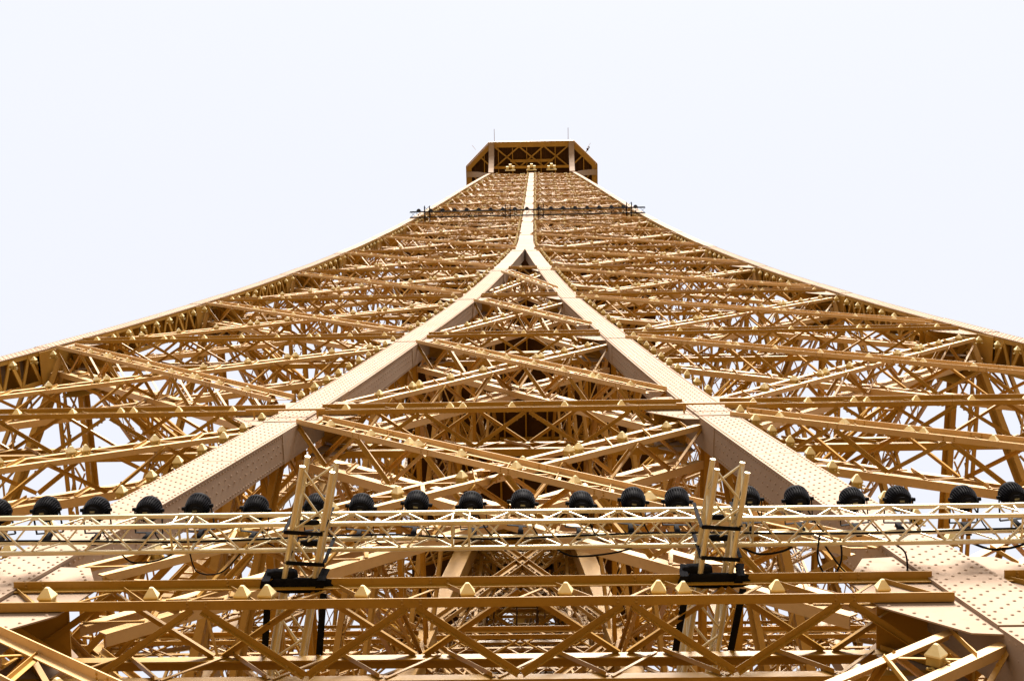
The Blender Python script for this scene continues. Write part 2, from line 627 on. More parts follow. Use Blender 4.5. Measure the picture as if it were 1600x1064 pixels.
def lamp_row(A, B, nrm, b, L, h, first, step, desc, wt, doubles=True, voff=-.10):
    ax = unit(B - A)
    n = int((L - first * 1.2) / step) + 1
    spots = []
    for j in range(n):
        t = first + j * step + random.uniform(-.04, .04)
        if t > L - .3: break
        if doubles and j % 4 == 2:
            spots += [t - .125, t + .125]
        else:
            spots.append(t)
    for j, t in enumerate(spots):
        p = A + ax * t + b * voff
        lab = "%s pyramid lamp from the left, " + desc
        LAMPS.append((p, nrm, ax, lab, wt))


LEVNAME = {0: "crossbeam under the picture", 1: "lowest crossbeam", 2: "second crossbeam", 3: "third crossbeam", 4: "fourth crossbeam",
           5: "fifth crossbeam", 6: "sixth crossbeam"}
upper = MB()       # front bracing too far up to pick apart
upper_o = MB()


def fpt(a, z):
    return vec((a, -W(z), z))


def fnorm(z):
    return unit(vec((0, -1, -slope(W, z))))


for i in range(0, TOPI):
    z0, z1 = LV[i], LV[i + 1]
    bays = [("between the legs", -1, 1), ("left of the legs", -2, -1), ("right of the legs", 1, 2)] if i < NM else \
           [("left of the column", -2, 0), ("right of the column", 0, 2)]

    def apos(k, z):
        s = -1 if k < 0 else 1
        return 0.0 if k == 0 else (s * G(z) if abs(k) == 1 else s * W(z))

    for (bn, ka, kb) in bays:
        mode = 'full' if i <= 3 else ('part' if i <= 6 else 'sink')
        h0, d0 = GH(z0), GD(z0)
        pit = 2.1 if i < 4 else (1.7 if i < 7 else 1.3)
        tw0, tw1 = LW(z0) / 2, LW(z1) / 2
        if i == NM: tw0 = .5
        # horizontal girder at the lower level of the panel
        r = girder("horizontal_girder", fpt(apos(ka, z0), z0), fpt(apos(kb, z0), z0), fnorm(z0) , h0, d0, pit, mode,
                   (tw0, tw0), .095 if i < 7 else .07, upper_o, True,
                   ("%s %s" % (LEVNAME.get(i, ""), bn)) if i in LEVNAME else None)
        if r: lamp_row(*r, h0, .55, 1.05 if i < 5 else 1.7, "on the %s %s" % (LEVNAME.get(i, "upper crossbeam"), bn), z0)
        # the crossed braces
        for kk, (p, q, nm) in enumerate(((ka, kb, "falling"), (kb, ka, "rising"))):
            zt, zb = z1 - h0 * .85, z0 + h0 * .85
            if (z1 - z0) < 4: continue
            A, B = fpt(apos(p, zt), zt), fpt(apos(q, zb), zb)
            L0 = np.linalg.norm(B - A)
            if i == 5 and ka == -1: continue
            cosx = abs(B[0] - A[0]) / L0
            zc = (zt + zb) / 2
            rec = fnorm(zc) * (.0 if kk == 0 else -.11)
            r = girder("diagonal_brace", A + rec, B + rec, fnorm(zc), h0 * .78, d0 * .92, pit * .95, mode,
                       (LW(zt) * .62 / max(cosx, .35), LW(zb) * .95 / max(cosx, .35)), .10 if i < 7 else .065, upper, False, inward=(kk == 1), cmat=M_BRACE_LIT, label=
                       ("%s brace %s above the %s" % (nm, bn, LEVNAME[i])) if i in LEVNAME else None)
            if r:
                lamp_row(*r, h0, .9, 1.3 if i < 6 else 2.1, "%s brace %s above %s" % (nm, bn, LEVNAME.get(i, "upper crossbeam")), zc)
upper.build("upper_braces", M_BRACE_LIT, tower, stuff=True)
upper_o.build("upper_crossbeams", M_PAINT_SHADE, tower, stuff=True)

# lamps standing along the legs
for i in range(0, TOPI):
    z0, z1 = LV[i], LV[i + 1]
    n = max(3, int((z1 - z0) * .86)) if i < 7 else int((z1 - z0) * .8)
    for sx, nm in ((-1, "left"), (1, "right")):
        for j in range(n):
            z = z1 - .75 - j * (z1 - z0 - 1.6) / n
            nn = fnorm(z)
            ax = unit(vec((1, 0, 0)))
            if i < NM:
                LAMPS.append((vec((sx * (G(z) + LW(z) / 2 + .15), -W(z) + .03, z)), nn, ax,
                              "%s pyramid lamp down the " + nm + " inner leg below the " + LEVNAME[i + 1], z))
            else:
                LAMPS.append((vec((sx * (CWf(z) / 2 + .14), -W(z) + .02, z)), nn, ax, None, z))
            LAMPS.append((vec((sx * (W(z) - LW(z) / 2 - .13), -W(z) + .17, z)), nn, ax,
                          ("%s pyramid lamp down the " + nm + " corner leg below the " + LEVNAME[i + 1]) if i + 1 in LEVNAME else None, z))

# ------------------------------------------------------------------ gusset plates at the nodes
for i in range(0, NM):
    z = LV[i]
    nn = fnorm(z); up = unit(vec((0, -slope(W, z), 1))) if False else unit(np.cross(vec((1, 0, 0)), nn))
    if up[2] < 0: up = -up
    for sx in (-1, 1):
        for (ac, sides, big) in ((sx * G(z), (-1, 1), True), (sx * W(z), (-sx,), False)):
            for sd in sides:
                room = G(z) if (big and sd == -sx) else 9
                k = min(1.0, room / 3.0)
                e = LW(z) / 2 - .05
                root = empty("gusset", (ac + sd * .6, -W(z), z), tower)
                sl = slope(G if big else W, z) * (sx if True else 1)
                for (dep, nmx, sc) in ((-.030, "gusset_plate", 1.0), (-GD(z) - .02, "rear_gusset_plate", 1.0)):
                    if sc and dep > -.1: pts = [(e, -1.30), (e + .32 * k, -1.25), (e + .85 * k, -.45), (e + .85 * k, .42), (e + .40 * k, 1.25), (e, 1.3)]
                    else: pts = [(e, -.75), (e + .42 * k, -.75), (e + .62 * k, -.45), (e + .62 * k, .42), (e + .4 * k, .7), (e, .7)]
                    P = []
                    for (q, s) in pts:
                        P.append(vec((ac + sd * q * sc + sl * s, -W(z), z)) + up * s - vec((0, 0, 0)) + nn * dep - vec((0, 0, 0)))
                    mb = MB(); mb.prism(P, nn, .016)
                    mb.build(nmx, M_PLATE_LIT, root)
                mb = MB()                                       # diaphragm closing the box above
                c0 = vec((ac + sd * e, -W(z), z)) + up * (GH(z) / 2 + .03)
                c1 = vec((ac + sd * (e + .6 * k), -W(z), z)) + up * (GH(z) / 2 + .03)
                mb.prism([c0 - nn * .04, c1 - nn * .04, c1 - nn * GD(z), c0 - nn * GD(z)], up, .015)
                mb.build("diaphragm_plate", M_PAINT, root)
                if i <= 3:
                    rv = Rivets()
                    for (q0, s0, q1, s1) in ((.10, -1.15, .10, 1.15), (.30, -1.12, .76, -.45), (.36, 1.12, .78, .42), (.2, -.3, .8, -.3), (.2, .3, .8, .3)):
                        m = int(math.hypot(q1 - q0, s1 - s0) / .13)
                        for j in range(m + 1):
                            q = e + (q0 + (q1 - q0) * j / max(m, 1)) * k; s = s0 + (s1 - s0) * j / max(m, 1)
                            rv.add(vec((ac + sd * q + sl * s, -W(z), z)) + up * s - nn * .014, nn)
                    rv.build(root, M_PLATE_LIT)

# hollow joint boxes on the inner side of the corner legs, open below
for i in range(1, 9):
    z = LV[i]
    k = LW(z) / .7
    for sx in (-1, 1):
        root = empty("joint_box", (sx * W(z), -W(z), z), tower)
        xo = sx * (W(z) - .17 * k); xi = sx * (W(z) - 1.25 * k)
        yf, yr = -W(z) + .07, -W(z) + 1.25 * k
        zt_, zb_ = z + .25, z - 1.25 * k
        def quad(nm, p, n, th=.02):
            mb = MB(); mb.prism(p, n, th); mb.build(nm, M_PAINT, root)
        quad("joint_top", [(xo, yf, zt_), (xi, yf, zt_), (xi, yr, zt_), (xo, yr, zt_)], (0, 0, 1))
        quad("joint_back", [(xo, yr + .01, zb_), (xi * .5 + xo * .5, yr + .01, zb_), (xi, yr + .01, z - .4), (xi, yr + .01, zt_), (xo, yr + .01, zt_)], (0, 1, 0))

# ------------------------------------------------------------------ the other faces and the inside
rear, sides, inner, dia = MB(), MB(), MB(), MB()


def plane_panel(sink, F, a_list, i, nrm, pit):
    z0, z1 = LV[i], LV[i + 1]
    for (fa, fb) in a_list:
        h0, d0 = GH(z0) * .85, GD(z0) * .8
        A, B = F(fa(z0), z0), F(fb(z0), z0)
        if np.linalg.norm(A - B) < 1.2: continue
        girder("x", A, B, nrm, h0, d0, pit, 'sink', (.3, .3), .10 if i < NM else .06, sink)
        zt, zb = z1 - h0, z0 + h0
        girder("x", F(fa(zt), zt), F(fb(zb), zb), nrm, h0 * .75, d0, pit, 'sink', (.5, .5), .10 if i < NM else .06, sink)
        girder("x", F(fb(zt), zt), F(fa(zb), zb), nrm, h0 * .75, d0, pit, 'sink', (.5, .5), .10 if i < NM else .06, sink)


for i in range(0, TOPI):
    pit = 2.4
    if i < NM:
        al = [(lambda z: -W(z), lambda z: -G(z)), (lambda z: -G(z), lambda z: G(z)), (lambda z: G(z), lambda z: W(z))]
    else:
        al = [(lambda z: -W(z), lambda z: 0.0), (lambda z: 0.0, lambda z: W(z))]
    plane_panel(rear, lambda a, z: vec((a, W(z), z)), al, i, (0, 1, 0), pit)
    for sx in (-1, 1):
        plane_panel(sides, lambda a, z: vec((sx * (W(z) + .3), a, z)), al, i, (sx, 0, 0), pit)
        if i < NM - 1:
            a2 = [(lambda z: -W(z), lambda z: -G(z)), (lambda z: G(z), lambda z: W(z))]
            plane_panel(inner, lambda a, z: vec((sx * (G(z) + .1), a, z)), a2, i, (-sx, 0, 0), pit)
            plane_panel(inner, lambda a, z: vec((a, sx * (G(z) + .1), z)), a2, i, (0, -sx, 0), pit)
        if i < NM - 1:
            a3 = [(lambda z: -G(z), lambda z: G(z))]
            plane_panel(inner, lambda a, z: vec((a, sx * (G(z) + .2), z)), a3, i, (0, -sx, 0), 1.8)
            plane_panel(inner, lambda a, z: vec((sx * (G(z) + .2), a, z)), a3, i, (-sx, 0, 0), 1.8)
    # bracing lying flat at every level
    z = LV[i]
    g, w = G(z), W(z)
    if i < NM:
        for sx in (-1, 1):
            for sy in (-1, 1):
                girder("x", (sx * g, sy * g, z), (sx * w, sy * w, z), (0, 0, 1), .5, .4, 1.6, 'sink', (.4, .4), .09, dia)
                girder("x", (sx * g, sy * w, z), (sx * w, sy * g, z), (0, 0, 1), .5, .4, 1.6, 'sink', (.4, .4), .09, dia)
            if g > 1:
                girder("x", (-g, sx * g, z), (g, sx * g, z), (0, sx, 0), .6, .5, 1.6, 'sink', (.3, .3), .09, dia)
                girder("x", (sx * g, -g, z), (sx * g, g, z), (sx, 0, 0), .6, .5, 1.6, 'sink', (.3, .3), .09, dia)
    else:
        girder("x", (-w, -w, z), (w, w, z), (0, 0, 1), .45, .4, 1.5, 'sink', (.4, .4), .08, dia)
        girder("x", (-w, w, z), (w, -w, z), (0, 0, 1), .45, .4, 1.5, 'sink', (.4, .4), .08, dia)
        girder("x", (w, 0, z), (0, -w, z), (0, 0, 1), .45, .4, 1.5, 'sink', (.4, .4), .08, dia)
        girder("x", (-w, 0, z), (0, -w, z), (0, 0, 1), .45, .4, 1.5, 'sink', (.4, .4), .08, dia)
rear.build("rear_face_bracing", M_PAINT, tower, stuff=True)
sides.build("side_face_bracing", M_PAINT, tower, stuff=True)
inner.build("inner_face_bracing", M_PAINT, tower, stuff=True)
dia.build("level_bracing", M_PAINT, tower, stuff=True)

# lift guides and their ties up the middle
for sx in (-1, 1):
    for sy in (-1, 1):
        mb = MB()
        x, y = sx * 1.9, sy * 1.5
        for dx in (-.28, .28):
            for dy in (-.28, .28):
                mb.bar(vec((x + dx, y + dy, 117)), vec((x + dx * .8, y + dy * .8, 272)), vec((0, 1, 0)), 'box', .11, .11)
        z = 118.0
        j = 0
        while z < 270:
            for (ax_, ay_, bx_, by_) in ((-1, -1, 1, -1), (1, -1, 1, 1), (1, 1, -1, 1), (-1, 1, -1, -1)):
                mb.bar(vec((x + ax_ * .28, y + ay_ * .28, z)), vec((x + bx_ * .28, y + by_ * .28, z + .8)), vec((ax_, ay_, .1)), 'box', .06, .03)
            z += .8; j += 1
        mb.build("lift_guide", M_PAINT, tower)
mb = MB()
z = 120.0
while z < 270:
    for s in (-1, 1):
        mb.bar(vec((-1.9, s * 1.5, z)), vec((1.9, s * 1.5, z)), vec((0, 1, 0)), 'box', .16, .1)
        mb.bar(vec((s * 1.9, -1.5, z)), vec((s * 1.9, 1.5, z)), vec((1, 0, 0)), 'box', .16, .1)
    mb.bar(vec((-1.9, -1.5, z)), vec((1.9, 1.5, z)), vec((0, 0, 1)), 'box', .12, .08)
    mb.bar(vec((1.9, -1.5, z)), vec((-1.9, 1.5, z)), vec((0, 0, 1)), 'box', .12, .08)
    z += 3.4
mb.build("lift_guide_ties", M_PAINT_SHADE, tower, stuff=True)

mb = MB()                                                         # hoisting ropes
for k in range(14):
    x, y = random.uniform(-1.5, 1.5), random.choice((-1.1, 1.1)) + random.uniform(-.25, .25)
    mb.bar(vec((x, y, 117)), vec((x, y, 272)), vec((0, 1, 0)), 'rod', .06, .06)
mb.build("hoisting_ropes", M_DARKB, tower, stuff=True)
for (x, y, z) in ((1.9, 0, 183),):                  # a lift cabin in its guides
    root = empty("lift_cabin", (x, y, z), tower)
    mb = MB(); mb.box((x * .5, y, z + 1.6), (1.5, 2.4, 3.2)); mb.build("cabin_body", M_DARKB, root)
    for q in (-.9, 0, .9):
        bar_obj("floor_beam", (x * .5 - .8, q, z - .1), (x * .5 + .8, q, z - .1), (0, 0, 1), 'box', .14, .2, M_PAINT_SHADE, root)

for (y, za, zb) in ((-1.95, 171.0, 196.0), (1.95, 171.0, 196.0)):  # dark screens added in the core to stand in for its shade
    root = empty("shade_screen", (0, y, za), tower)
    z = za
    while z < zb - 1:
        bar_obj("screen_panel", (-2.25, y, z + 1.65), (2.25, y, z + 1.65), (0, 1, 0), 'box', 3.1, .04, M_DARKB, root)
        bar_obj("screen_rail", (-2.3, y - .05, z + 3.3), (2.3, y - .05, z + 3.3), (0, 1, 0), 'box', .14, .12, M_PAINT, root)
        z += 3.4
for (zf_, hx, hy) in ((165.9, 4.6, 5.6), (177.2, 5.4, 6.6), (187.4, 6.2, 7.2)):     # dark floors added round the lifts to block light and deepen shade
    root = empty("shade_floor", (0, 0, zf_), tower)
    for (x0, x1, y0, y1) in ((-hx, hx, -hy, -2.2), (-hx, hx, 2.2, hy), (-hx, -2.5, -2.2, 2.2), (2.5, hx, -2.2, 2.2)):
        mb = MB(); mb.box(((x0 + x1) / 2, (y0 + y1) / 2, zf_), (x1 - x0 - .02, y1 - y0 - .02, .06)); mb.build("floor_plate", M_DARKB, root)
    nj = 11
    for k in range(nj):
        x = -hx + .2 + k * (2 * hx - .4) / (nj - 1)
        for (y0, y1) in ((-hy, -2.2), (2.2, hy)):
            bar_obj("joist", (x, y0, zf_ - .14), (x, y1, zf_ - .14), (0, 0, 1), 'box', .07, .2, M_PAINT, root)
    for y in (-hy, -2.3, 2.3, hy):
        bar_obj("floor_beam", (-hx, y, zf_ - .36), (hx, y, zf_ - .36), (0, 0, 1), 'box', .14, .34, M_PAINT, root)

for zf_ in (207.0, 216.0, 226.0, 236.0, 246.0, 256.0, 266.0):  # dark floors added to stop light from above and darken the upper shaft
    root = empty("shaft_shade_floor", (0, 0, zf_), tower)
    w_ = W(zf_) - .75
    for (x0, x1, y0, y1) in ((-w_, w_, -w_, -1.9), (-w_, w_, 1.9, w_), (-w_, -2.2, -1.9, 1.9), (2.2, w_, -1.9, 1.9)):
        mb = MB(); mb.box(((x0 + x1) / 2, (y0 + y1) / 2, zf_), (x1 - x0 - .02, y1 - y0 - .02, .06)); mb.build("floor_plate", M_DARKB, root)
    for k in range(5):
        bar_obj("floor_beam", (-w_, -w_ + k * w_ / 2, zf_ - .16), (w_, -w_ + k * w_ / 2, zf_ - .16), (0, 0, 1), 'box', .1, .22, M_PAINT, root)

# intermediate landing inside the shaft
zl = 199.2
root = empty("intermediate_landing", (0, 0, zl), tower)
mb = MB()
for (x0, x1, y0, y1) in ((-8.3, 8.3, -8.2, -2.2), (-8.3, 8.3, 2.2, 8.2), (-8.3, -2.6, -2.2, 2.2), (2.6, 8.3, -2.2, 2.2)):
    mb.box(((x0 + x1) / 2, (y0 + y1) / 2, zl), (x1 - x0, y1 - y0, .08))
mb.build("landing_floor", M_DARKB, root)
for k in range(14):
    x = -7.2 + k * 14.4 / 13
    bar_obj("joist", (x, -7.4, zl - .2), (x, 7.4, zl - .2), (0, 0, 1), 'box', .10, .30, M_PAINT, root)
for y in (-7.4, -5, -2.6, 2.6, 5, 7.4):
    bar_obj("landing_beam", (-7.6, y, zl - .5), (7.6, y, zl - .5), (0, 0, 1), 'box', .16, .5, M_PAINT_SHADE, root)

# ------------------------------------------------------------------ top platform
ZT, RT, CT = 276.13, 8.074, 5.217
plat = empty("top_platform", (0, 0, ZT), tower)
OCT = [(-CT, -RT), (CT, -RT), (RT, -CT), (RT, CT), (CT, RT), (-CT, RT), (-RT, CT), (-RT, -CT)]
mb = MB()
mb.prism([vec((x * .985, y * .985, ZT + .30)) for (x, y) in OCT], (0, 0, 1), 1.6)
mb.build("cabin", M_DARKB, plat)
for k in range(8):                                               # ring beam: a deep fascia and a broad soffit
    a, b = vec((*OCT[k], ZT)), vec((*OCT[(k + 1) % 8], ZT))
    mid = (a + b) / 2; outn = unit(vec((mid[0], mid[1], 0)))
    bar_obj("fascia", a + vec((0, 0, .3)), b + vec((0, 0, .3)), outn, 'box', .75, .12, M_PAINT_SHADE, plat)
    bar_obj("soffit_beam", a - outn * .36, b - outn * .36, (0, 0, 1), 'box', .56, .14, M_PAINT_SHADE, plat)
for k in range(27):                                              # floor boards seen from below
    x = -7.6 + k * 15.2 / 26
    yl = RT - .7 if abs(x) < CT else RT - .7 - (abs(x) - CT)
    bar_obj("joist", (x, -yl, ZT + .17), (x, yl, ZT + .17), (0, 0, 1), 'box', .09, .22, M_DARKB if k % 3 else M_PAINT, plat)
for k in range(3):                                               # three crosses in front, two on the corners
    x0 = -4.55 + k * 3.03; x1 = x0 + 3.03
    for (p, q) in (((x0, -RT + .55), (x1, -5.0)), ((x1, -RT + .55), (x0, -5.0))):
        bar_obj("cross_brace", (*p, ZT - .02), (*q, ZT - .02), (0, 0, 1), 'box', .17, .10, M_PAINT_SHADE, plat)
for sx in (-1, 1):
    for sy in (-1, 1):
        bar_obj("cross_brace", (sx * 4.9, sy * 5.0, ZT - .02), (sx * 6.5, sy * 6.5, ZT - .02), (0, 0, 1), 'box', .17, .10, M_PAINT_SHADE, plat)
        bar_obj("cross_brace", (sx * 4.9, sy * 1.0, ZT - .02), (sx * 7.6, sy * 4.6, ZT - .02), (0, 0, 1), 'box', .17, .10, M_PAINT_SHADE, plat)
bar_obj("crossbeam", (-2.6, -5.75, ZT + .12), (2.6, -5.75, ZT + .12), (0, 0, 1), 'box', .34, .2, M_PAINT_SHADE, plat)
bar_obj("crossbeam", (-4.7, -5.0, ZT - .1), (4.7, -5.0, ZT - .1), (0, 0, 1), 'box', .3, .3, M_PAINT, plat)


def bracket(c, dirv, side):
    """curved riveted bracket from the top of a corner leg out to the edge of the platform"""
    c, dirv, side = vec(c), vec(dirv), vec(side)
    br = MB()
    pts = []
    for k in range(9):
        t = k / 8
        pts.append(c + dirv * (3.15 * t) + vec((0, 0, 1)) * (5.0 * math.sin(t * math.pi / 2) ** .8))
    for a, b in zip(pts[:-1], pts[1:]):
        up = np.cross(side, b - a)
        br.bar(a, b, unit(up), 'box', .62, .22)
    o = br.build("bracket", M_PLATE_LIT, plat)
    rv = Rivets()
    for a, b in zip(pts[:-1], pts[1:]):
        for t in (0, .33, .66):
            for s in (-1, 1):
                rv.add(a + (b - a) * t + side * s * .33, vec((0, 0, -1)) + side * s, .05)
    rv.build(plat, M_PLATE_LIT)


wt = W(271)
for sx in (-1, 1):
    bracket((sx * wt, -wt, 271.0), (sx * .02, -1, 0), (1, 0, 0))
    bracket((sx * wt, -wt + .5, 271.0), (sx, .05, 0), (0, 1, 0))
    bracket((sx * wt, wt, 271.0), (0, 1, 0), (1, 0, 0))
    bracket((sx * wt, wt, 271.0), (sx, 0, 0), (0, 1, 0))
    bar_obj("mast", (sx * 4.55, -RT + .1, ZT + .6), (sx * 4.57, -RT - 1.55, ZT + 1.2), (0, 0, 1), 'rod', .06, .06, M_PLATE_LIT, plat)
    bar_obj("mast", (sx * 6.9, -RT + .9, ZT + .6), (sx * 7.35, -RT + .45, ZT + 1.6), (0, 1, 0), 'rod', .05, .05, M_PLATE_LIT, plat)
mb = MB()                                                         # small dish head on the right corner
mb.box((6.95, -6.9, ZT + 1.2), (.22, .3, .2)); mb.box((7.15, -7.15, ZT + 1.6), (.14, .14, .3)); mb.bar(vec((6.7, -6.6, ZT + .7)), vec((7.2, -7.1, ZT + 1.5)), vec((0, 0, 1)), 'box', .08, .08)
mb.build("camera_head", M_DARKB, plat)
for x in (-2.55, 0, 2.4):                                         # floodlight clusters under the platform
    fl = MB()
    for k in range(3):
        fl.box((x + (k - 1) * .34, -W(271) - .55 - (.25 if k == 1 else 0), 271.4 + .2 * k), (.3, .34, .5))
    fl.bar(vec((x - .6, -W(271) - .3, 271)), vec((x + .6, -W(271) - .3, 271)), vec((0, 0, 1)), 'box', .12, .12)
    fl.build("floodlight", M_LAMPCAP, plat)

# ------------------------------------------------------------------ pyramid lamps
cap_v, cap_f = [], []
for (hw, z) in ((.118, .10), (.118, .125), (.030, .262), (.014, .272)):
    for (sx, sy) in ((-1, -1), (1, -1), (1, 1), (-1, 1)):
        cap_v.append((sx * hw, sy * hw, z))
for r in range(3):
    for k in range(4):
        cap_f.append((4 * r + k, 4 * r + (k + 1) % 4, 4 * r + 4 + (k + 1) % 4, 4 * r + 4 + k))
cap_f += [(12, 13, 14, 15), (3, 2, 1, 0)]
CAP = mesh_from("lamp_cover", cap_v, cap_f, M_LAMPCAP)
mbx = MB(); mbx.box((0, 0, .035), (.20, .20, .125)); mbx.box((0, 0, .093), (.222, .222, .016))
BOXM = mesh_from("lamp_housing", np.concatenate(mbx.v), np.concatenate(mbx.f), M_LAMPBOX)
mbx = MB()
mbx.bar(vec((.03, -.09, .04)), vec((.03, -.19, .03)), vec((0, 0, 1)), 'tube', .042, .042)
mbx.bar(vec((.09, .03, .03)), vec((.19, .05, -.01)), vec((0, 0, 1)), 'tube', .034, .034)
mbx.box((0, 0, -.05), (.34, .05, .014)); mbx.box((.15, 0, -.06), (.04, .12, .03)); mbx.box((-.15, 0, -.06), (.04, .12, .03))
GLAND = mesh_from("lamp_bracket", np.concatenate(mbx.v), np.concatenate(mbx.f), M_LAMPBOX)


def lamp_matrix(p, n, ax):
    n = unit(vec(n)); x = unit(vec(ax) - n * (vec(ax) @ n)); y = np.cross(n, x)
    if y[2] < 0: x, y = -x, -y
    tw = random.uniform(-.16, .16)
    x2 = x * math.cos(tw) + y * math.sin(tw); y2 = np.cross(n, x2)
    s = random.uniform(.94, 1.06) * .60
    return Matrix(((x2[0] * s, y2[0] * s, n[0] * s, p[0]), (x2[1] * s, y2[1] * s, n[1] * s, p[1]), (x2[2] * s, y2[2] * s, n[2] * s, p[2]), (0, 0, 0, 1)))


def px(p):
    d = Vector(p) - CP
    zc = d.dot(_fw)
    return 800 + 1991.127 * d.dot(_r2) / zc, 532 - 1991.127 * d.dot(_u2) / zc, zc


vis, rest_l = [], []
for L in LAMPS:
    if L[0][2] < 124: continue
    u, v, zc = px(L[0])
    if -15 < u < 1615 and -15 < v < 1079 and L[3]: vis.append((zc, L))
    else: rest_l.append(L)
vis.sort(key=lambda q: q[0])
rest_l += [q[1] for q in vis[300:]]
rows = {}
for k, (zc, L) in enumerate(vis[:300]):            # number the lamps of each row in the order they are seen
    rows.setdefault(L[3], []).append((px(L[0])[0] if "from the left" in L[3] else -L[0][2], k))
name_of = {}
for t_, lst in rows.items():
    for j, (_, k) in enumerate(sorted(lst)):
        name_of[k] = t_ % ordinal(j)
for k, (zc, L) in enumerate(vis[:300]):
    M = lamp_matrix(L[0], L[1], L[2])
    root = bpy.data.objects.new("pyramid_lamp", None)
    root.empty_display_size = .1
    COL.objects.link(root)
    root.matrix_basis = M
    tag(root, name_of[k], "lamp", "pyramid lamps fixed to the tower")
    for nm, me in (("cover", CAP), ("housing", BOXM), ("bracket", GLAND)):
        o = bpy.data.objects.new(nm, me); COL.objects.link(o); o.parent = root
mbc, mbh = MB(), MB()
cv = np.array(cap_v); cf = np.array(cap_f)
bv, bf = TPL['box']
bv = (bv - vec((.5, 0, 0))) * vec((.2, .2, .125)) + vec((0, 0, .035))
for L in rest_l:
    M = np.array(lamp_matrix(L[0], L[1], L[2]))
    mbc.add(cv @ M[:3, :3].T + M[:3, 3], cf)
    mbh.add(bv @ M[:3, :3].T + M[:3, 3], bf)
far = empty("far_pyramid_lamps", (0, -9, 170))
tag(far, "many tiny pyramid lamps on the far upper part of the tower", "lamps", kind="stuff")
o = mbc.build("covers", M_LAMPCAP, far); o["kind"] = "stuff"
o = mbh.build("housings", M_LAMPBOX, far); o["kind"] = "stuff"


# ------------------------------------------------------------------ lighting trusses
def truss(name, label, cat, P0, P1, upv, s, rt, rb, pitch, mat, group=None, single=True, couplers=()):
    """square box truss: four chord tubes and zigzag braces on four sides"""
    P0, P1, upv = vec(P0), vec(P1), vec(upv)
    ax = unit(P1 - P0); up = unit(upv - ax * (upv @ ax)); sd = np.cross(ax, up)
    root = empty(name, (P0 + P1) / 2)
    tag(root, label, cat, group)
    L = np.linalg.norm(P1 - P0)
    cs = [(-1, -1), (1, -1), (1, 1), (-1, 1)]
    jm = MB()

    def C(k, t):
        return P0 + ax * t + sd * (cs[k][0] * s / 2) + up * (cs[k][1] * s / 2)
    for k in range(4):
        bar_obj("chord_tube", C(k, 0), C(k, L), up, 'tube', rt * 2, rt * 2, mat, root)
    n = max(2, int(round(L / pitch)))
    jm = MB()
    for k in range(4):
        for j in range(n):
            a, b = (k, (k + 1) % 4) if (j + k) % 2 == 0 else ((k + 1) % 4, k)
            p, q = C(a, L * (j + .06) / n), C(b, L * (j + .94) / n)
            if single: bar_obj("brace_tube", p, q, up + sd * .3, 'tube', rb * 2, rb * 2, mat, root)
            else: jm.bar(p, q, up + sd * .3, 'rod', rb * 2, rb * 2)
    for t in couplers:
        for k in range(4):
            for dt in (-.09, .09):
                p, q = C(k, t + dt), C((k + 1) % 4, t + dt)
                if single: bar_obj("end_brace", p, q, ax, 'tube', rb * 2.2, rb * 2.2, mat, root)
                else: jm.bar(p, q, ax, 'rod', rb * 2, rb * 2)
            bar_obj("coupler", C(k, t - .07), C(k, t + .07), up, 'tube', rt * 2.35, rt * 2.35, mat, root)
    jm.build("brace_tubes", mat, root, stuff=True)
    return root


ZTR = 130.63
TY = -16.41
truss("lighting_truss", "long silver box truss of tubes carrying the row of black spotlights", "truss",
      (-8.2, TY - .004, ZTR + .145), (8.8, TY - .004, ZTR + .145), (0, 0, 1), .290, .028, .0105, .29, M_ALU,
      couplers=(2.1, 5.1, 8.1, 11.1, 14.1))
OUTR = []
for (xa, ya, xb, yb, lab) in ((-2.06, -14.75, -1.515, -17.30, "left"), (2.37, -14.75, 2.705, -17.22, "right")):
    zc = 130.455 - .02
    truss("outrigger_truss", "short silver truss jutting toward the viewer under the long one, on the %s" % lab, "truss",
          (xa, ya, zc - .0), (xb, yb, zc), (0, 0, 1), .310, .030, .0125, .36, M_ALU, "outrigger trusses carrying the long truss", couplers=())
    OUTR.append((vec((xa, ya, zc)), vec((xb, yb, zc)), lab))


def blob(mb, c, s, n=10, seed=0):
    """a padded, creased bundle"""
    r = np.random.default_rng(seed)
    v, f = [], []
    m = 14
    for i in range(n + 1):
        th = math.pi * i / n
        for j in range(m):
            ph = 2 * math.pi * j / m
            q = vec((math.sin(th) * math.cos(ph), math.sin(th) * math.sin(ph), math.cos(th)))
            q = np.sign(q) * np.abs(q) ** .55
            v.append(vec(c) + q * vec(s) * (1 + r.uniform(-.07, .07)))
    for i in range(n):
        for j in range(m):
            f.append((i * m + j, i * m + (j + 1) % m, (i + 1) * m + (j + 1) % m, (i + 1) * m + j))
    mb.add(np.array(v), f)


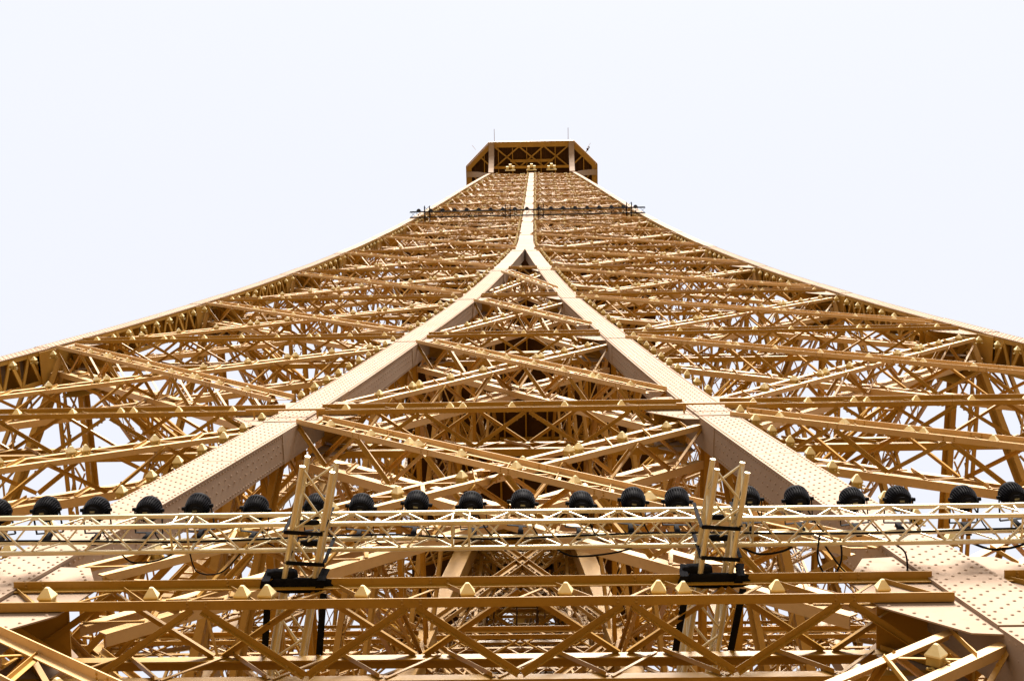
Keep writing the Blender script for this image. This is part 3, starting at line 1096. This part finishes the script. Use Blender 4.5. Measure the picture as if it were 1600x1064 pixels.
for (A, B, lab) in OUTR:
    t = unit(B - A)
    sd = vec((t[1], -t[0], 0))
    at_face = A + t * ((abs(A[1]) - 16.03) / t[1] * -1) if False else A + (B - A) * ((-16.03 - A[1]) / (B[1] - A[1]))
    root = empty("wrap", at_face)
    tag(root, "black padding and straps tying the %s outrigger to the lowest crossbeam" % lab, "strap", "black lashings at the outriggers")
    for c_, s_, sd_ in (((.02, .0, -.17), (.34, .085, .028), 3), ((-.17, -.08, -.10), (.16, .07, .06), 5)):
        mb = MB(); blob(mb, at_face + vec(c_), s_, seed=sd_); mb.build("padding", M_RUBBER, root, smooth=True)
    zf = 129.90
    for off in (-.30, .28):
        pts = [at_face + vec((off, -.13, -.05)), vec((at_face[0] + off - .02, -16.13, zf + .38)), vec((at_face[0] + off - .02, -16.12, zf + .27)), vec((at_face[0] + off - .05, -16.02, zf + .30))]
        for a, b in zip(pts[:-1], pts[1:]):
            bar_obj("strap", a, b, (1, 0, 0.0), 'box', .010, .085, M_RUBBER, root)
        bar_obj("strap", vec((at_face[0] + off, -15.98, zf + .26)), vec((at_face[0] + off - .10, -15.25, zf + .34)), (1, 0, 0), 'box', .012, .07, M_RUBBER, root)
    xj = A + (B - A) * ((TY - .05 - A[1]) / (B[1] - A[1]))
    root2 = empty("ratchet_strap", xj)
    tag(root2, "black strap lashing the long truss to the %s outrigger" % lab, "strap", "black lashings at the outriggers")
    for sg in (-1, 1):
        for yy in (-.17, .17):
            c = xj + vec((sg * .20, yy, 0))
            bar_obj("webbing", c + vec((0, 0, -.19)), c + vec((0, 0, .50)), (0, 1, 0), 'box', .038, .008, M_RUBBER, root2)
    for yy in (-.17, .17):
        bar_obj("webbing", xj + vec((-.20, yy, -.185)), xj + vec((.20, yy + .03, -.185)), (0, 0, 1), 'box', .042, .008, M_RUBBER, root2)
    for c_, s_, sd_ in (((.02, .10, .17), (.14, .035, .03), 8), ((-.02, -.13, .175), (.13, .03, .02), 9)):
        mb = MB(); blob(mb, xj + vec(c_), s_, seed=sd_); mb.build("padding", M_RUBBER, root2, smooth=True)

# ------------------------------------------------------------------ spotlights
def lathe(prof, n=28):
    v = [(r * math.cos(2 * math.pi * j / n), r * math.sin(2 * math.pi * j / n), z) for (r, z) in prof for j in range(n)]
    f = [(i * n + j, i * n + (j + 1) % n, (i + 1) * n + (j + 1) % n, (i + 1) * n + j) for i in range(len(prof) - 1) for j in range(n)]
    return np.array(v), f


mb = MB(); mb.add(*lathe([(.0, -.105), (.06, -.10), (.085, -.085), (.108, -.05), (.118, 0), (.120, .05), (.132, .06), (.132, .10), (.118, .105), (.10, .10), (.0, .09)]))
HEAD = mesh_from("spot_head", np.concatenate(mb.v), np.concatenate(mb.f), M_BLACK, True)
mb = MB()
for k in range(30):
    a = 2 * math.pi * k / 30
    d = vec((math.cos(a), math.sin(a), 0)); tn = vec((-math.sin(a), math.cos(a), 0))
    pr = [(.085, -.085), (.100, -.098), (.122, -.065), (.136, -.01), (.138, .05), (.110, .05)]
    mb.prism([d * r + vec((0, 0, z)) - tn * .0035 for (r, z) in pr], tn, .007)
FINS = mesh_from("spot_fins", np.concatenate(mb.v), np.concatenate(mb.f), M_BLACK)
mb = MB()
mb.prism([vec((math.cos(a) * .075, math.sin(a) * .062, -.122)) for a in [math.pi / 8 + k * math.pi / 4 for k in range(8)]], (0, 0, 1), .03)
for (x, y) in ((-.06, .035), (.06, .035), (-.06, -.035), (.06, -.035)):
    mb.bar(vec((x, y, -.126)), vec((x, y, -.118)), vec((0, 1, 0)), 'rod', .014, .014)
PLATE = mesh_from("spot_plate", np.concatenate(mb.v), np.concatenate(mb.f), M_BLACK)
mb = MB(); mb.box((0, -.012, -.1235), (.05, .02, .004))
LAB = mesh_from("spot_label", np.concatenate(mb.v), np.concatenate(mb.f), M_LABEL)
mb = MB()
for s in (-1, 1):
    mb.bar(vec((s * .150, -.02, .0)), vec((s * .150, .27, .0)), vec((1, 0, 0)), 'box', .035, .007)
    mb.bar(vec((s * .135, 0, 0)), vec((s * .175, 0, 0)), vec((0, 1, 0)), 'tube', .04, .04)
mb.bar(vec((-.153, .27, 0)), vec((.153, .27, 0)), vec((0, 1, 0)), 'box', .035, .007)
YOKE = mesh_from("spot_yoke", np.concatenate(mb.v), np.concatenate(mb.f), M_BLACK)
mb = MB()
mb.box((0, .29, -.05), (.045, .05, .13)); mb.box((0, .30, -.16), (.06, .075, .085)); mb.bar(vec((.0, .29, -.02)), vec((.0, .34, -.02)), vec((0, 0, 1)), 'tube', .03, .03)
CLAMP = mesh_from("spot_clamp", np.concatenate(mb.v), np.concatenate(mb.f), M_BLACK)


mb = MB()
_lp = [vec((.05, .02, -.10)), vec((.09, .10, -.16)), vec((.14, .20, -.22)), vec((.20, .28, -.24)), vec((.27, .32, -.22))]
for _a, _b in zip(_lp[:-1], _lp[1:]): mb.bar(_a, _b, vec((0, .3, 1)), 'rod', .016, .016)
LEAD = mesh_from("spot_lead", np.concatenate(mb.v), np.concatenate(mb.f), M_RUBBER, True)


def spot(x, y, z, tilt, yaw, label, group):
    root = bpy.data.objects.new("spotlight", None); COL.objects.link(root)
    root.empty_display_size = .2
    root.location = (x, y, z); root.rotation_euler = (0, 0, yaw)
    tag(root, label, "spotlight", group)
    hd = bpy.data.objects.new("head", HEAD); COL.objects.link(hd); hd.parent = root
    hd.rotation_euler = (tilt, 0, 0)
    for nm, me in (("cooling_fins", FINS), ("back_plate", PLATE), ("rating_label", LAB)):
        o = bpy.data.objects.new(nm, me); COL.objects.link(o); o.parent = hd
    for nm, me in (("yoke", YOKE), ("clamp", CLAMP), ("power_lead", LEAD)):
        o = bpy.data.objects.new(nm, me); COL.objects.link(o); o.parent = root
    return root


SX = [-5.27, -4.72, -4.16, -3.58, -3.03, -2.39, -1.72, -1.22, -.61, -.01, .56, 1.2, 1.77, 2.25, 3.02, 3.56, 4.16, 4.66, 5.37, 5.89]
for k, x in enumerate(SX):
    spot(x, -16.555 + random.uniform(-.02, .02), 131.15, random.uniform(-.12, .14), random.uniform(-.13, .13),
         "%s black finned spotlight from the left on the long silver truss" % ordinal(k), "black spotlights on the silver truss")

# far truss with its spotlights, high up across the tower
zf = 210.2
truss("far_truss", "dark truss stretched across the tower high up, with tiny spotlights", "truss", (-8.6, -8.62, zf), (8.5, -8.66, zf), (0, 0, 1), .40, .026, .011, .42, M_BLACK, single=False)
far_x = [-8.0 + k * .88 for k in range(19)]
for k, x in enumerate(far_x):
    r_ = spot(x, -8.85, zf + .45, -.1, 0, "%s tiny black spotlight from the left on the dark truss high up" % ordinal(k), "tiny spotlights on the far truss")
    r_.scale = (1.05, 1.05, 1.05)
for k, (x, lab) in enumerate(((-7.3, "at its left end"), (-1.45, "left of the column"), (.95, "right of the column"), (7.3, "at its right end"))):
    truss("far_outrigger", "short dark truss propping the far truss %s" % lab, "truss", (x, -8.1, zf - .45), (x, -9.3, zf - .45), (0, 0, 1), .36, .026, .012, .42, M_BLACK, "dark props of the far truss", single=False)


# ------------------------------------------------------------------ cables and small rails
def cable(name, label, pts, r, mat, cat="cable", group=None):
    pts = [vec(p) for p in pts]
    P = []
    for i in range(len(pts) - 1):                                  # Catmull-Rom
        p0, p1, p2, p3 = pts[max(i - 1, 0)], pts[i], pts[i + 1], pts[min(i + 2, len(pts) - 1)]
        for k in range(8):
            t = k / 8
            P.append(.5 * ((2 * p1) + (-p0 + p2) * t + (2 * p0 - 5 * p1 + 4 * p2 - p3) * t * t + (-p0 + 3 * p1 - 3 * p2 + p3) * t ** 3))
    P.append(pts[-1])
    n = 6
    v, f = [], []
    for i, p in enumerate(P):
        t = unit(P[min(i + 1, len(P) - 1)] - P[max(i - 1, 0)])
        a = unit(np.cross(t, (.31, .2, .93))); b = np.cross(t, a)
        for j in range(n):
            v.append(p + (a * math.cos(2 * math.pi * j / n) + b * math.sin(2 * math.pi * j / n)) * r)
    for i in range(len(P) - 1):
        for j in range(n):
            f.append((i * n + j, i * n + (j + 1) % n, (i + 1) * n + (j + 1) % n, (i + 1) * n + j))
    me = mesh_from(name, v, f, mat, True)
    o = link(name, me)
    tag(o, label, cat, group)
    return o


yb = TY + .16
CG = "black power cables looping under the silver truss"
cable("power_cable", "black cable looping deep below the long truss near the right outrigger", [(3.75, yb, 130.66), (3.95, yb + .25, 130.5), (4.25, yb + .42, 130.4), (4.55, yb + .36, 130.45), (4.6, yb + .1, 130.6), (4.45, yb - .02, 130.66)], .010, M_RUBBER, group=CG)
cable("power_cable", "black cable forming a narrow loop beside the deep loop", [(3.7, yb - .1, 130.66), (3.66, yb + .12, 130.5), (3.78, yb + .30, 130.45), (3.9, yb + .12, 130.5), (3.92, yb - .06, 130.66)], .010, M_RUBBER, group=CG)
cable("power_cable", "short black cable sagging just right of the right outrigger", [(2.85, yb, 130.64), (3.05, yb + .06, 130.56), (3.3, yb + .04, 130.58), (3.45, yb - .01, 130.65)], .012, M_RUBBER, group=CG)
cable("power_cable", "black cable hanging in a shallow loop left of the left outrigger", [(-3.75, yb, 130.64), (-3.6, yb + .07, 130.56), (-3.35, yb + .05, 130.55), (-3.15, yb, 130.65)], .010, M_RUBBER, group=CG)
cable("power_cable", "thin black cable arcing below the left part of the long truss", [(-3.0, yb, 130.62), (-2.9, yb + .16, 130.5), (-2.65, yb + .17, 130.5), (-2.45, yb, 130.64)], .008, M_RUBBER, group=CG)
cable("power_cable", "black cable with a connector sagging near the far right of the long truss", [(5.3, yb, 130.64), (5.5, yb + .05, 130.58), (5.75, yb + .02, 130.58), (5.95, yb - .03, 130.65)], .013, M_RUBBER, group=CG)
cable("power_cable", "black cable drooping under the middle of the long truss", [(.9, yb, 130.64), (1.1, yb + .06, 130.56), (1.5, yb + .03, 130.56), (1.8, yb - .01, 130.65)], .010, M_RUBBER, group=CG)
cable("power_cable", "black cable lying along the inside of the long truss", [(-8, TY + .05, 130.72), (-5, TY + .02, 130.69), (-3, TY + .06, 130.70), (-1, TY + .0, 130.69), (.2, TY + .07, 130.7), (2, TY + .02, 130.69), (4, TY + .06, 130.70), (6, TY + .02, 130.69), (8.5, TY + .05, 130.7)], .011, M_RUBBER, group=CG)
for sx, nm in ((-1, "left"), (1, "right")):
    z = LV[2] - .62
    xg = sx * (G(z) + .1)
    root = empty("hand_rail", (xg, -W(z) - .1, z))
    tag(root, "thin bronze rail fixed across the %s inner leg at the second crossbeam" % nm, "rail")
    bar_obj("rail_bar", (xg - .75, -W(z) - .16, z), (xg + .75, -W(z) - .16, z), (0, 0, 1), 'tube', .045, .045, M_PAINT, root)
    for q in (-.6, .6):
        bar_obj("rail_post", (xg + q, -W(z) - .16, z), (xg + q, -W(z) + .05, z + .02), (0, 0, 1), 'tube', .035, .035, M_PAINT, root)
